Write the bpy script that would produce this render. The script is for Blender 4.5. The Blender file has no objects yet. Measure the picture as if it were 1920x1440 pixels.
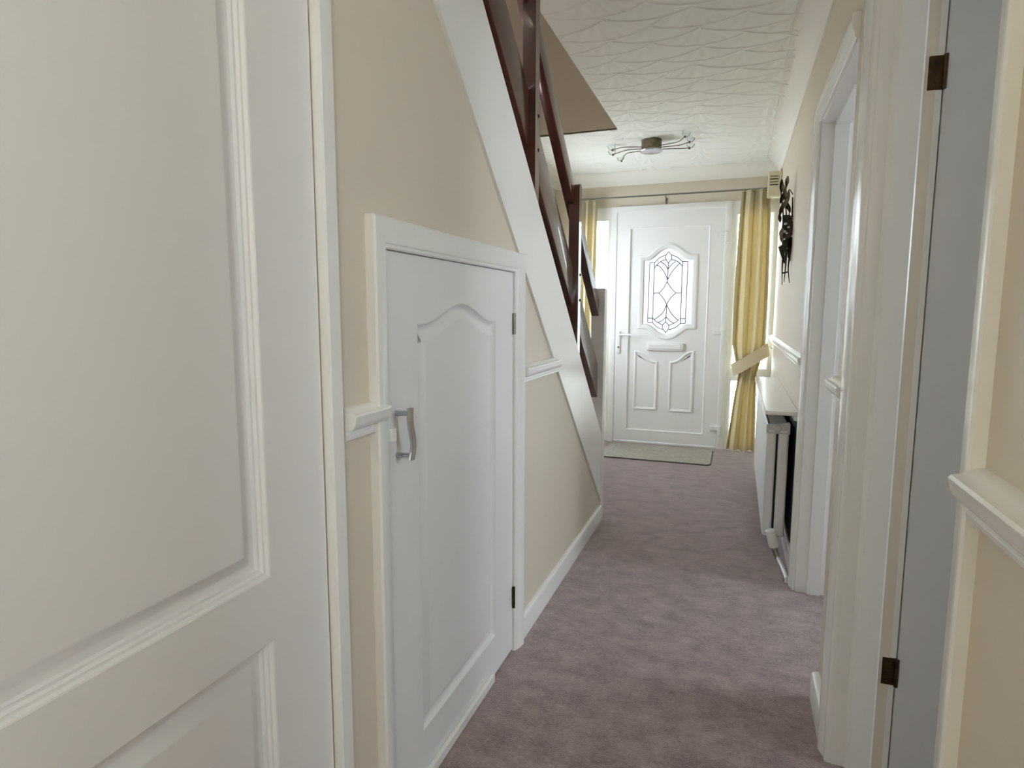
import bpy, bmesh, math, random
import numpy as np
from mathutils import Vector, Matrix

random.seed(4)
S = bpy.context.scene
COL = S.collection
R = math.radians

# ------------------------------------------------------------------ camera, sky, exposure
cam_d = bpy.data.cameras.new('camera')
cam = bpy.data.objects.new('camera', cam_d)
COL.objects.link(cam)
cam.matrix_world = (Matrix.Translation((0, 0, 1.22)) @ Matrix.Rotation(R(20.08), 4, 'Z')
                    @ Matrix.Rotation(R(90 - 6.747), 4, 'X') @ Matrix.Rotation(R(0.126), 4, 'Z'))
cam_d.sensor_width = 36
cam_d.lens = 1147.36 / 1920 * 36
cam_d.clip_start = 0.02
S.camera = cam

XS0 = -1.65
SKY = 12.0
w = bpy.data.worlds.new('sky'); S.world = w
w.use_nodes = True
w.node_tree.nodes['Background'].inputs[0].default_value = (0.82, 0.92, 1.0, 1)
w.node_tree.nodes['Background'].inputs[1].default_value = SKY

sun_d = bpy.data.lights.new('sun', 'SUN'); sun_d.energy = 130; sun_d.angle = R(0.6); sun_d.color = (1.0, 0.98, 0.95)
sun = bpy.data.objects.new('sun', sun_d); COL.objects.link(sun)
sun.rotation_euler = (R(32), 0, 0)      # high sun behind the house: it lights the drive, not the hall

S.view_settings.view_transform = 'Standard'
S.view_settings.look = 'None'
S.view_settings.exposure = 0.17
S.view_settings.gamma = 1.0
S.view_settings.use_curve_mapping = False
S.cycles.max_bounces = 14
S.cycles.diffuse_bounces = 8
S.cycles.transparent_max_bounces = 12
S.cycles.caustics_reflective = False
S.cycles.caustics_refractive = False
S.cycles.sample_clamp_indirect = 6.0

def portal(name, loc, rot, sx, sy):
    l = bpy.data.lights.new(name, 'AREA'); l.shape = 'RECTANGLE'; l.size = sx; l.size_y = sy
    l.cycles.is_portal = True
    o = bpy.data.objects.new(name, l); COL.objects.link(o)
    o.location = loc; o.rotation_euler = rot

# sky light enters through these openings (portals only guide the sampling of the sky)
portal('daylight_front', (-0.57, 5.80, 1.08), (R(-90), 0, 0), 1.75, 2.16)
portal('added_back_daylight', (0.42, -1.075, 1.70), (0, R(90), 0), 0.98, 0.80)  # unseen opening added behind the camera to light the left doors
portal('daylight_side', (3.22, 1.25, 1.60), (0, R(90), 0), 0.82, 0.82)
portal('daylight_far_room', (3.22, 2.85, 1.55), (0, R(90), 0), 1.2, 1.3)
portal('added_landing_daylight', (-1.24, 0.44, 4.05), (R(90), 0, 0), 0.40, 0.5)  # unseen landing opening, added as fill for the stairwell

portal('added_stair_daylight', (XS0 - 0.14, 4.95, 1.42), (0, R(-90), 0), 0.80, 0.80)  # unseen stair-wall opening added to brighten the front hall

# ------------------------------------------------------------------ materials
def lin(c):
    return tuple((x / 12.92 if x <= 0.04045 else ((x + 0.055) / 1.055) ** 2.4) for x in [v / 255 for v in c])

def mat(name, rgb, rough=0.5, metal=0.0, spec=0.5, bump=None, vary=None, coat=0.0):
    """bump=(scale, strength, distance, detail); vary=(scale, amount)"""
    m = bpy.data.materials.new(name); m.use_nodes = True
    nt = m.node_tree; b = nt.nodes['Principled BSDF']
    c = lin(rgb)
    b.inputs['Base Color'].default_value = (*c, 1)
    b.inputs['Roughness'].default_value = rough
    b.inputs['Metallic'].default_value = metal
    b.inputs['Specular IOR Level'].default_value = spec
    b.inputs['Coat Weight'].default_value = coat; b.inputs['Coat Roughness'].default_value = 0.08; b.inputs['Coat IOR'].default_value = 1.6
    tc = nt.nodes.new('ShaderNodeTexCoord')
    if vary:
        n = nt.nodes.new('ShaderNodeTexNoise'); n.inputs['Scale'].default_value = vary[0]; n.inputs['Detail'].default_value = 5
        r = nt.nodes.new('ShaderNodeValToRGB')
        a = vary[1]
        r.color_ramp.elements[0].position = 0.3; r.color_ramp.elements[1].position = 0.7
        r.color_ramp.elements[0].color = (*[x * (1 - a) for x in c], 1)
        r.color_ramp.elements[1].color = (*[min(1, x * (1 + a)) for x in c], 1)
        nt.links.new(tc.outputs['Object'], n.inputs['Vector']); nt.links.new(n.outputs['Fac'], r.inputs[0])
        nt.links.new(r.outputs[0], b.inputs['Base Color'])
    if bump:
        n = nt.nodes.new('ShaderNodeTexNoise'); n.inputs['Scale'].default_value = bump[0]; n.inputs['Detail'].default_value = bump[3]
        p = nt.nodes.new('ShaderNodeBump'); p.inputs['Strength'].default_value = bump[1]; p.inputs['Distance'].default_value = bump[2]
        nt.links.new(tc.outputs['Object'], n.inputs['Vector']); nt.links.new(n.outputs['Fac'], p.inputs['Height'])
        nt.links.new(p.outputs[0], b.inputs['Normal'])
    return m

M = {}
M['wall'] = mat('beige_emulsion', (213, 203, 187), 0.5, spec=0.45, bump=(90, 0.12, 0.002, 3), vary=(1.2, 0.015))
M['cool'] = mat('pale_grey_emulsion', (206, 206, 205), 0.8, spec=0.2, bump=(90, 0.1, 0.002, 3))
M['gloss'] = mat('white_gloss_paint', (234, 234, 231), 0.22, spec=0.5, bump=(25, 0.06, 0.004, 2))
M['satin'] = mat('white_satin_paint', (230, 230, 229), 0.3, spec=0.45, bump=(30, 0.05, 0.003, 2))
M['ceil'] = mat('white_textured_plaster', (240, 242, 235), 0.7, spec=0.3, bump=(60, 0.1, 0.002, 3))
M['cove'] = mat('white_coving_paint', (236, 234, 226), 0.7, spec=0.3)
M['upvc'] = mat('white_plastic', (240, 241, 240), 0.3, spec=0.5, bump=(8, 0.03, 0.003, 2))
M['wood'] = mat('dark_varnished_wood', (66, 30, 18), 0.3, spec=0.6, vary=(6, 0.35), coat=0.7)
M['chrome'] = mat('chrome', (200, 202, 206), 0.12, 1.0)
M['steel'] = mat('brushed_steel', (150, 148, 140), 0.3, 1.0)
M['bronze'] = mat('dark_bronze_metal', (52, 48, 42), 0.35, 0.85, vary=(60, 0.4))
M['antique'] = mat('tarnished_metal', (120, 110, 92), 0.45, 0.8, vary=(45, 0.4))
M['rad'] = mat('white_enamel', (230, 232, 235), 0.3, spec=0.5)
M['radgrey'] = mat('grey_enamel', (196, 197, 196), 0.4, spec=0.4)
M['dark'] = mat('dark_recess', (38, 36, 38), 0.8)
M['brass'] = mat('dull_brass', (72, 56, 34), 0.45, 0.8, vary=(50, 0.3))
M['lead'] = mat('grey_lead', (70, 70, 84), 0.5, 0.4)
M['plastic'] = mat('cream_plastic', (205, 196, 166), 0.45)
M['pave'] = mat('pale_grey_paving', (183, 182, 178), 0.9, vary=(3, 0.1))
M['mat'] = mat('grey_beige_ribbed_pile', (168, 163, 153), 0.95, spec=0.1, bump=(500, 0.6, 0.004, 3), vary=(30, 0.12))
M['matedge'] = mat('dark_rubber_edge', (60, 56, 54), 0.8)

def carpet_mat():
    m = bpy.data.materials.new('mauve_carpet_pile'); m.use_nodes = True
    nt = m.node_tree; b = nt.nodes['Principled BSDF']
    b.inputs['Roughness'].default_value = 0.95; b.inputs['Specular IOR Level'].default_value = 0.1
    b.inputs['Sheen Weight'].default_value = 1.0; b.inputs['Sheen Roughness'].default_value = 0.28; b.inputs['Sheen Tint'].default_value = (0.92, 0.89, 0.90, 1)
    tc = nt.nodes.new('ShaderNodeTexCoord')
    mp = nt.nodes.new('ShaderNodeMapping'); mp.inputs['Scale'].default_value = (1.0, 1.35, 1)
    n1 = nt.nodes.new('ShaderNodeTexNoise'); n1.inputs['Scale'].default_value = 9; n1.inputs['Detail'].default_value = 6; n1.inputs['Roughness'].default_value = 0.72; n1.inputs['Distortion'].default_value = 0.15
    n2 = nt.nodes.new('ShaderNodeTexNoise'); n2.inputs['Scale'].default_value = 260; n2.inputs['Detail'].default_value = 3
    mx = nt.nodes.new('ShaderNodeMath'); mx.operation = 'MULTIPLY_ADD'; mx.inputs[1].default_value = 0.5
    r = nt.nodes.new('ShaderNodeValToRGB')
    r.color_ramp.elements[0].position = 0.52; r.color_ramp.elements[1].position = 1.02
    r.color_ramp.elements[0].color = (*lin((120, 104, 104)), 1); r.color_ramp.elements[1].color = (*lin((180, 160, 159)), 1)
    p = nt.nodes.new('ShaderNodeBump'); p.inputs['Strength'].default_value = 0.7; p.inputs['Distance'].default_value = 0.006
    n3 = nt.nodes.new('ShaderNodeTexNoise'); n3.inputs['Scale'].default_value = 70; n3.inputs['Detail'].default_value = 4; n3.inputs['Roughness'].default_value = 0.7
    L = nt.links.new
    L(tc.outputs['Object'], mp.inputs[0]); L(mp.outputs[0], n1.inputs['Vector']); L(tc.outputs['Object'], n2.inputs['Vector'])
    L(tc.outputs['Object'], n3.inputs['Vector']); L(n3.outputs['Fac'], mx.inputs[0]); L(n1.outputs['Fac'], mx.inputs[2]); L(mx.outputs[0], r.inputs[0]); L(r.outputs[0], b.inputs['Base Color'])
    L(n2.outputs['Fac'], p.inputs['Height']); L(p.outputs[0], b.inputs['Normal'])
    return m
M['carpet'] = carpet_mat()

def glass_mat(name, frost, tint=(0.95, 0.98, 0.98), ior=1.45):
    m = bpy.data.materials.new(name); m.use_nodes = True
    nt = m.node_tree; nt.nodes.remove(nt.nodes['Principled BSDF']); out = nt.nodes['Material Output']
    t = nt.nodes.new('ShaderNodeBsdfTransparent'); t.inputs[0].default_value = (*tint, 1)
    g = nt.nodes.new('ShaderNodeBsdfGlossy'); g.inputs['Roughness'].default_value = 0.03
    f = nt.nodes.new('ShaderNodeFresnel'); f.inputs[0].default_value = ior
    mx = nt.nodes.new('ShaderNodeMixShader')
    L = nt.links.new
    body = t.outputs[0]
    if frost:
        tl = nt.nodes.new('ShaderNodeBsdfTranslucent'); tl.inputs[0].default_value = (*tint, 1)
        m2 = nt.nodes.new('ShaderNodeMixShader'); m2.inputs[0].default_value = frost
        L(t.outputs[0], m2.inputs[1]); L(tl.outputs[0], m2.inputs[2]); body = m2.outputs[0]
    L(f.outputs[0], mx.inputs[0]); L(body, mx.inputs[1]); L(g.outputs[0], mx.inputs[2]); L(mx.outputs[0], out.inputs[0])
    return m
M['glass'] = glass_mat('clear_glass', 0)
M['obscure'] = glass_mat('obscured_glass', 0.5, (0.44, 0.455, 0.46))
M['shade'] = glass_mat('thin_clear_glass', 0.06, (0.97, 0.98, 0.98), 1.12)

def cloth_mat(name, front, back, k, wave=True):
    m = bpy.data.materials.new(name); m.use_nodes = True
    nt = m.node_tree; nt.nodes.remove(nt.nodes['Principled BSDF']); out = nt.nodes['Material Output']
    d = nt.nodes.new('ShaderNodeBsdfDiffuse'); d.inputs[0].default_value = (*lin(front), 1)
    tl = nt.nodes.new('ShaderNodeBsdfTranslucent'); tl.inputs[0].default_value = (*lin(back), 1)
    mx = nt.nodes.new('ShaderNodeMixShader'); mx.inputs[0].default_value = k
    tc = nt.nodes.new('ShaderNodeTexCoord')
    wv = nt.nodes.new('ShaderNodeTexWave'); wv.bands_direction = 'Z'; wv.inputs['Scale'].default_value = 26; wv.inputs['Distortion'].default_value = 0.6
    p = nt.nodes.new('ShaderNodeBump'); p.inputs['Strength'].default_value = 0.25; p.inputs['Distance'].default_value = 0.003
    mm = nt.nodes.new('ShaderNodeMapRange'); mm.inputs[3].default_value = k * 0.8; mm.inputs[4].default_value = k * 1.2
    L = nt.links.new
    L(tc.outputs['Object'], wv.inputs[0]); L(wv.outputs['Fac'], p.inputs['Height'])
    L(wv.outputs['Fac'], mm.inputs[0]); L(mm.outputs[0], mx.inputs[0])
    L(p.outputs[0], d.inputs['Normal'])
    L(d.outputs[0], mx.inputs[1]); L(tl.outputs[0], mx.inputs[2]); L(mx.outputs[0], out.inputs[0])
    return m
M['curtain'] = cloth_mat('pale_gold_curtain_cloth', (190, 182, 160), (230, 196, 112), 0.08)
M['tie'] = cloth_mat('cream_tieback_cloth', (226, 214, 184), (226, 206, 150), 0.1)

# ------------------------------------------------------------------ helpers
def link(o, parent=None, **kw):
    COL.objects.link(o)
    if parent is not None: o.parent = parent
    for k, v in kw.items(): o[k] = v
    return o

def fin(name, bm, m, parent=None, ang=35, **kw):
    bmesh.ops.remove_doubles(bm, verts=bm.verts, dist=1e-6)
    bmesh.ops.recalc_face_normals(bm, faces=bm.faces)
    fl = bm.faces.layers.int.get('flat')
    for f in bm.faces: f.smooth = not (fl and f[fl])
    lim = R(ang)
    for e in bm.edges:
        e.smooth = len(e.link_faces) == 2 and e.calc_face_angle(3.2) < lim
    me = bpy.data.meshes.new(name); bm.to_mesh(me); bm.free()
    me.materials.append(m)
    return link(bpy.data.objects.new(name, me), parent, **kw)

def empty(name, loc=(0, 0, 0), **kw):
    o = bpy.data.objects.new(name, None); o.empty_display_size = 0.1
    # children are modelled in world coordinates, so the Empty keeps the origin for them
    return link(o, None, **kw)

def thing(name, label, cat, group=None):
    kw = dict(label=label, category=cat)
    if group: kw['group'] = group
    return empty(name, **kw)

def struct(name, label=None):
    kw = dict(kind='structure')
    if label: kw['label'] = label
    return empty(name, **kw)

def B(): return bmesh.new()

def box(bm, x0, x1, y0, y1, z0, z1, bev=0.0, seg=2):
    t = bmesh.new()
    bmesh.ops.create_cube(t, size=1)
    for v in t.verts:
        v.co = Vector(((x0 + x1) / 2 + v.co.x * (x1 - x0), (y0 + y1) / 2 + v.co.y * (y1 - y0), (z0 + z1) / 2 + v.co.z * (z1 - z0)))
    if bev: bmesh.ops.bevel(t, geom=list(t.edges), offset=bev, segments=seg, profile=0.5, affect='EDGES')
    fl = t.faces.layers.int.new('flat')
    for f in sorted(t.faces, key=lambda f: -f.calc_area())[:6]: f[fl] = 1
    bm.faces.layers.int.get('flat') or bm.faces.layers.int.new('flat')
    me = bpy.data.meshes.new('tmp'); t.to_mesh(me); t.free(); bm.from_mesh(me); bpy.data.meshes.remove(me)
    return bm

def boxo(name, m, parent, *a, bev=0.002, **kw):
    bm = B(); box(bm, *a, bev=bev); return fin(name, bm, m, parent, **kw)

def area2(p): return sum(p[i][0] * p[(i + 1) % len(p)][1] - p[(i + 1) % len(p)][0] * p[i][1] for i in range(len(p))) / 2
def ccw(p): return p if area2(p) > 0 else p[::-1]

def offset(p, d):
    """inset a CCW polygon by d"""
    n = len(p); o = []
    for i in range(n):
        a, b, c = np.array(p[i - 1]), np.array(p[i]), np.array(p[(i + 1) % n])
        e1 = (b - a) / np.linalg.norm(b - a); e2 = (c - b) / np.linalg.norm(c - b)
        n1 = np.array((-e1[1], e1[0])); n2 = np.array((-e2[1], e2[0]))
        k = 1 + n1 @ n2
        o.append(tuple(b + (n1 + n2) * d / max(k, 0.25)))
    return o

def slab(bm, outline, holes, P, a, b):
    """extrude a polygon with holes between depths a and b; P(u,v,d) -> xyz"""
    loops = [ccw(outline)] + [ccw(h) for h in holes]
    for d in (a, b):
        t = bmesh.new(); es = []
        for lp in loops:
            vs = [t.verts.new((u, v, 0)) for u, v in lp]
            es += [t.edges.new((vs[i], vs[(i + 1) % len(vs)])) for i in range(len(vs))]
        bmesh.ops.triangle_fill(t, use_beauty=True, edges=es)
        mp = {v: bm.verts.new(P(v.co.x, v.co.y, d)) for v in t.verts}
        for f in t.faces: bm.faces.new([mp[v] for v in f.verts])
        t.free()
    for lp in loops:
        n = len(lp)
        A = [bm.verts.new(P(u, v, a)) for u, v in lp]; Bv = [bm.verts.new(P(u, v, b)) for u, v in lp]
        for i in range(n):
            j = (i + 1) % n; bm.faces.new((A[i], A[j], Bv[j], Bv[i]))
    return bm

def face_panel(bm, outer, panels, P, thick):
    """board face with moulded panels. panels: [(outline, profile[(inset, depth)], closed)]"""
    t = bmesh.new(); es = []
    loops = [ccw(outer)] + [ccw(p[0]) for p in panels]
    for lp in loops:
        vs = [t.verts.new((u, v, 0)) for u, v in lp]
        es += [t.edges.new((vs[i], vs[(i + 1) % len(vs)])) for i in range(len(vs))]
    bmesh.ops.triangle_fill(t, use_beauty=True, edges=es)
    fl = bm.faces.layers.int.get('flat') or bm.faces.layers.int.new('flat')
    mp = {v: bm.verts.new(P(v.co.x, v.co.y, 0)) for v in t.verts}
    for f in t.faces: bm.faces.new([mp[v] for v in f.verts])[fl] = 1
    t.free()
    n = len(loops[0])
    A = [bm.verts.new(P(u, v, 0)) for u, v in loops[0]]; Bk = [bm.verts.new(P(u, v, -thick)) for u, v in loops[0]]
    for i in range(n):
        j = (i + 1) % n; bm.faces.new((A[i], A[j], Bk[j], Bk[i]))
    for (o, prof, closed), lp in zip(panels, loops[1:]):
        n = len(lp); prev = None
        for ins, dep in prof:
            q = offset(lp, ins) if ins else lp
            ring = [bm.verts.new(P(u, v, dep)) for u, v in q]
            if prev:
                for i in range(n):
                    j = (i + 1) % n; bm.faces.new((prev[i], prev[j], ring[j], ring[i]))
            prev = ring
        if closed: bm.faces.new(prev)[fl] = 1
    return bm

def sweep2(bm, path, prof, P, closed=False):
    """sweep a profile [(w,d)] along a mitred planar path; w is measured to the path's left"""
    n = len(path); rings = []
    for i in range(n):
        b = np.array(path[i], float)
        e = []
        if closed or i > 0: a = np.array(path[i - 1], float); e.append((b - a) / np.linalg.norm(b - a))
        if closed or i < n - 1: c = np.array(path[(i + 1) % n], float); e.append((c - b) / np.linalg.norm(c - b))
        n1 = np.array((-e[0][1], e[0][0])); n2 = np.array((-e[-1][1], e[-1][0]))
        mt = (n1 + n2) / max(1 + n1 @ n2, 0.25)
        rings.append([bm.verts.new(P(*(b + mt * w_), d)) for w_, d in prof])
    m = len(prof)
    for i in range(n if closed else n - 1):
        p, q = rings[i], rings[(i + 1) % n]
        for k in range(m):
            l = (k + 1) % m; bm.faces.new((p[k], p[l], q[l], q[k]))
    if not closed:
        bm.faces.new(rings[0]); bm.faces.new(rings[-1])
    return bm

def prism(bm, poly, P, a, b):
    A = [bm.verts.new(P(u, v, a)) for u, v in poly]; Bv = [bm.verts.new(P(u, v, b)) for u, v in poly]
    n = len(poly)
    bm.faces.new(A); bm.faces.new(Bv)
    for i in range(n):
        j = (i + 1) % n; bm.faces.new((A[i], A[j], Bv[j], Bv[i]))
    return bm

def tube(bm, pts, r, seg=8, caps=True):
    pts = [Vector(p) for p in pts]; rings = []
    rr = r if isinstance(r, (list, tuple)) else [r] * len(pts)
    up = None
    for i, p in enumerate(pts):
        t = (pts[min(i + 1, len(pts) - 1)] - pts[max(i - 1, 0)]).normalized()
        if up is None: up = t.orthogonal().normalized()
        up = (up - t * up.dot(t)).normalized(); s = t.cross(up)
        rings.append([bm.verts.new(p + (up * math.cos(2 * math.pi * k / seg) + s * math.sin(2 * math.pi * k / seg)) * rr[i]) for k in range(seg)])
    for a, b in zip(rings, rings[1:]):
        for k in range(seg):
            l = (k + 1) % seg; bm.faces.new((a[k], a[l], b[l], b[k]))
    if caps: bm.faces.new(rings[0]); bm.faces.new(rings[-1])
    return bm

def lathe(bm, prof, origin, axis=(0, 0, 1), seg=24):
    """prof [(r, h)] revolved about axis"""
    q = Vector((0, 0, 1)).rotation_difference(Vector(axis)).to_matrix(); o = Vector(origin); rings = []
    for r, h in prof:
        rings.append([bm.verts.new(o + q @ Vector((max(r, 1e-4) * math.cos(2 * math.pi * k / seg), max(r, 1e-4) * math.sin(2 * math.pi * k / seg), h))) for k in range(seg)])
    for a, b in zip(rings, rings[1:]):
        for k in range(seg):
            l = (k + 1) % seg; bm.faces.new((a[k], a[l], b[l], b[k]))
    return bm

def smooth_path(pts, n=6):
    """Catmull-Rom through points"""
    P_ = [np.array(p, float) for p in pts]; P_ = [2 * P_[0] - P_[1]] + P_ + [2 * P_[-1] - P_[-2]]; o = []
    for i in range(1, len(P_) - 2):
        for k in range(n):
            t = k / n
            o.append(tuple(0.5 * (2 * P_[i] + (P_[i + 1] - P_[i - 1]) * t + (2 * P_[i - 1] - 5 * P_[i] + 4 * P_[i + 1] - P_[i + 2]) * t * t + (3 * P_[i] - P_[i - 1] - 3 * P_[i + 1] + P_[i + 2]) * t ** 3)))
    o.append(tuple(P_[-2])); return o

XL, XR, YF, YB, ZC = -0.715, 0.29, 5.70, -1.6, 2.455
XS = -1.65                                   # outer wall beside the stairs
WX0, WX1, WY0, WY1 = XS, -0.82, 0.55, 4.33   # stairwell
PL = lambda u, v, d: (XL + d, u, v)          # left wall face, depth towards the hall
PR = lambda u, v, d: (XR - d, u, v)          # right wall face
PF = lambda u, v, d: (u, YF - d, v)          # front wall face
s_lo = lambda y: 1.959 - 0.895 * (y - 1.40)
s_hi = lambda y: 2.093 - 0.895 * (y - 1.699)

# ------------------------------------------------------------------ room shell
bm = B(); box(bm, XS - 0.12, 0.41, YB - 0.15, YF + 0.12, -0.12, 0.0); box(bm, 0.41, 3.1, -0.6, 4.62, -0.12, 0.0)
fin('floor', bm, M['carpet'], kind='structure')

bm = B()
slab(bm, [(YB, 0), (0.17, 0), (0.17, 1.99), (0.935, 1.99), (0.935, 0), (1.15, 0), (1.15, 1.352), (1.965, 1.352), (1.965, 0), (3.463, 0), (3.463, s_lo(3.463)), (0.85, ZC), (YB, ZC)], [], PL, 0, -0.036)
fin('wall_left', bm, M['wall'], kind='structure')

bm = B()
slab(bm, [(YB, 0), (0.905, 0), (0.905, 2.0), (1.74, 2.0), (1.74, 0), (2.045, 0), (2.045, 1.99), (2.85, 1.99), (2.85, 0), (YF + 0.1, 0), (YF + 0.1, ZC), (YB, ZC)],
     [[(-1.475, 1.21), (-0.675, 1.21), (-0.675, 2.19), (-1.475, 2.19)]], PR, 0, -0.12)  # the hole is an unseen window, added for light from behind the camera
fin('wall_right', bm, M['wall'], kind='structure')

bm = B()
slab(bm, [(XS, 0), (-1.45, 0), (-1.45, 2.165), (XR, 2.165), (XR, ZC), (XS, ZC)], [], PF, 0, -0.12)
fin('wall_front', bm, M['wall'], kind='structure')

bm = B(); slab(bm, [(0, 0), (YF + 0.12, 0), (YF + 0.12, 5.0), (0, 5.0)], [[(4.55, 1.02), (5.35, 1.02), (5.35, 1.82), (4.55, 1.82)]], lambda u, v, d: (XS + d, u, v), 0, -0.12)  # the hole is an added window, out of view, for front hall light
fin('wall_stair', bm, M['wall'], kind='structure')
bm = B()
slab(bm, [(-0.715, 0), (XR, 0), (XR, ZC), (-0.715, ZC)], [], lambda u, v, d: (u, YB - d, v), 0, 0.12)
fin('wall_back', bm, M['wall'], kind='structure')

# side room seen only as light on its open door
bm = B()
box(bm, 0.41, 3.1, 1.90, 2.0, 0, ZC); box(bm, 0.41, 3.1, -0.7, -0.6, 0, ZC); box(bm, 0.41, 3.1, -0.6, 1.9, ZC, ZC + 0.1)
slab(bm, [(-0.6, 0), (1.9, 0), (1.9, ZC), (-0.6, ZC)], [[(0.84, 1.19), (1.66, 1.19), (1.66, 2.01), (0.84, 2.01)]], lambda u, v, d: (3.1 + d, u, v), 0, 0.1)
fin('wall_side_room', bm, M['cool'], kind='structure')
bm = B()
box(bm, 0.41, 3.1, 4.6, 4.7, 0, ZC); box(bm, 0.41, 3.1, 2.0, 4.6, ZC, ZC + 0.1)
slab(bm, [(2.0, 0), (4.6, 0), (4.6, ZC), (2.0, ZC)], [[(2.2, 0.95), (3.5, 0.95), (3.5, 2.15), (2.2, 2.15)]], lambda u, v, d: (3.1 + d, u, v), 0, 0.1)
fin('wall_far_room', bm, M['cool'], kind='structure')

# stairwell above the ceiling, with an unseen window added as fill light
bm = B()
box(bm, WX0, WX1 + 0.1, WY1, WY1 + 0.1, ZC + 0.012, 5.0)
box(bm, WX1, WX1 + 0.1, WY0, WY1, ZC + 0.012, 5.0)
slab(bm, [(WX0, ZC + 0.012), (WX1, ZC + 0.012), (WX1, 5.0), (WX0, 5.0)], [[(-1.44, 3.80), (-1.04, 3.80), (-1.04, 4.30), (-1.44, 4.30)]], lambda u, v, d: (u, WY0 - d, v), 0, 0.1)
box(bm, WX0, WX1 + 0.1, WY0 - 0.1, WY1 + 0.1, 5.0, 5.1)
fin('wall_stairwell', bm, M['wall'], kind='structure')

# fan-pattern plaster ceiling: real relief
def plaster_height(X, Y):
    Rr, px, py = 0.27, 0.205, 0.205
    best = np.full(X.shape, 1e9); H = np.zeros(X.shape)
    c0 = int(math.floor((X.min() - 0.4 + 0.225) / px)); c1 = int(math.ceil((X.max() + 0.4 + 0.225) / px))
    r0 = int(math.floor((Y.min() - 0.5 - 2.66) / py)); r1 = int(math.ceil((Y.max() + 0.3 - 2.66) / py))
    for c in range(c0, c1 + 1):
        for r in range(r0, r1 + 1):
            rs = np.random.RandomState((c * 131 + r * 17 + 5000) % 99991)
            jx, jy, jr = rs.uniform(-0.018, 0.018), rs.uniform(-0.02, 0.02), rs.uniform(0.92, 1.06)
            xc = -0.225 + c * px + jx - 0.05 * (r * py - 0.4)
            yc = 2.93 - Rr + r * py + (0.5 * py if c % 2 else 0) + jy
            dx, dy = X - xc, Y - yc
            rad = np.hypot(dx / 1.12, dy); th = np.arctan2(dx, dy)
            ins = (rad < Rr * jr) & (dy > -0.05)
            ribs = np.sin(th * 21 + rs.uniform(0, 6)) * np.clip(rad / Rr, 0, 1) * np.clip((Rr * jr - rad) / 0.05, 0, 1) * (0.25 + 0.75 * (c % 2 == 0)) * np.clip(1.25 - np.abs(th) / 0.9, 0, 1)
            amp = 0.0038 * rs.uniform(0.6, 1.1)
            h = 0.0030 * (rad / Rr) ** 3 + amp * ribs + 0.0042 * np.exp(-((rad - Rr * jr + 0.007) / 0.0045) ** 2)
            upd = ins & (yc < best)
            best = np.where(upd, yc, best); H = np.where(upd, h, H)
    return H

def grid_ceiling(name_parts):
    V, F = [], []
    for (x0, x1, y0, y1, res) in name_parts:
        nx = max(2, int((x1 - x0) / res) + 1); ny = max(2, int((y1 - y0) / res) + 1)
        xs = np.linspace(x0, x1, nx); ys = np.linspace(y0, y1, ny)
        X, Y = np.meshgrid(xs, ys)
        H = plaster_height(X, Y) if res < 0.1 else np.zeros(X.shape)
        e = np.minimum.reduce([X - x0, x1 - X, Y - y0, y1 - Y]); H = H * np.clip(e / 0.012, 0, 1)
        base = sum(len(v) for v in V)
        V.append(np.stack([X, Y, ZC - H], -1).reshape(-1, 3))
        i = np.arange(ny * nx).reshape(ny, nx)
        F.append(np.stack([i[:-1, :-1], i[1:, :-1], i[1:, 1:], i[:-1, 1:]], -1).reshape(-1, 4) + base)
    return np.concatenate(V), np.concatenate(F)

V, F = grid_ceiling([(WX1, XR, 2.2, YF, 0.0065), (XS, WX1, WY1, YF, 0.0075), (WX1, XR, YB, 2.2, 0.5), (XS, WX1, YB, WY0, 0.5)])
me = bpy.data.meshes.new('ceiling'); me.from_pydata(V.tolist(), [], F.tolist()); me.materials.append(M['ceil'])
me.polygons.foreach_set('use_smooth', [True] * len(me.polygons)); me.update()
ce = link(bpy.data.objects.new('ceiling', me), None, kind='structure')
bm = B()
box(bm, WX1 + 0.1, 0.41, YB - 0.12, YF + 0.12, ZC + 0.011, ZC + 0.2); box(bm, XS - 0.12, WX1 + 0.1, WY1 + 0.1, YF + 0.12, ZC + 0.011, ZC + 0.2)
box(bm, XS - 0.12, WX1 + 0.1, YB - 0.12, WY0 - 0.1, ZC + 0.011, ZC + 0.2)
fin('upper_floor_slab', bm, M['ceil'], ce)

# coving
cv = [(0, 0), (0.0, -0.105), (0.010, -0.105)] + [(0.10 * (1 - math.cos(a)) + 0.012, -0.095 * (1 - math.sin(a))) for a in [R(x) for x in range(8, 90, 9)]] + [(0.118, -0.004), (0.118, 0)]
bm = B(); prism(bm, cv, lambda u, v, d: (XR - u, d, ZC - 0.0005 + v), YB, YF); fin('trim_1', bm, M['cove'], kind='structure')
bm = B(); prism(bm, cv, lambda u, v, d: (d, YF - u, ZC - 0.0005 + v), XS, XR); fin('trim_2', bm, M['cove'], kind='structure')
bm = B(); prism(bm, cv, lambda u, v, d: (XS + u, d, ZC - 0.0005 + v), WY1, YF); fin('trim_3', bm, M['cove'], kind='structure')

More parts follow.
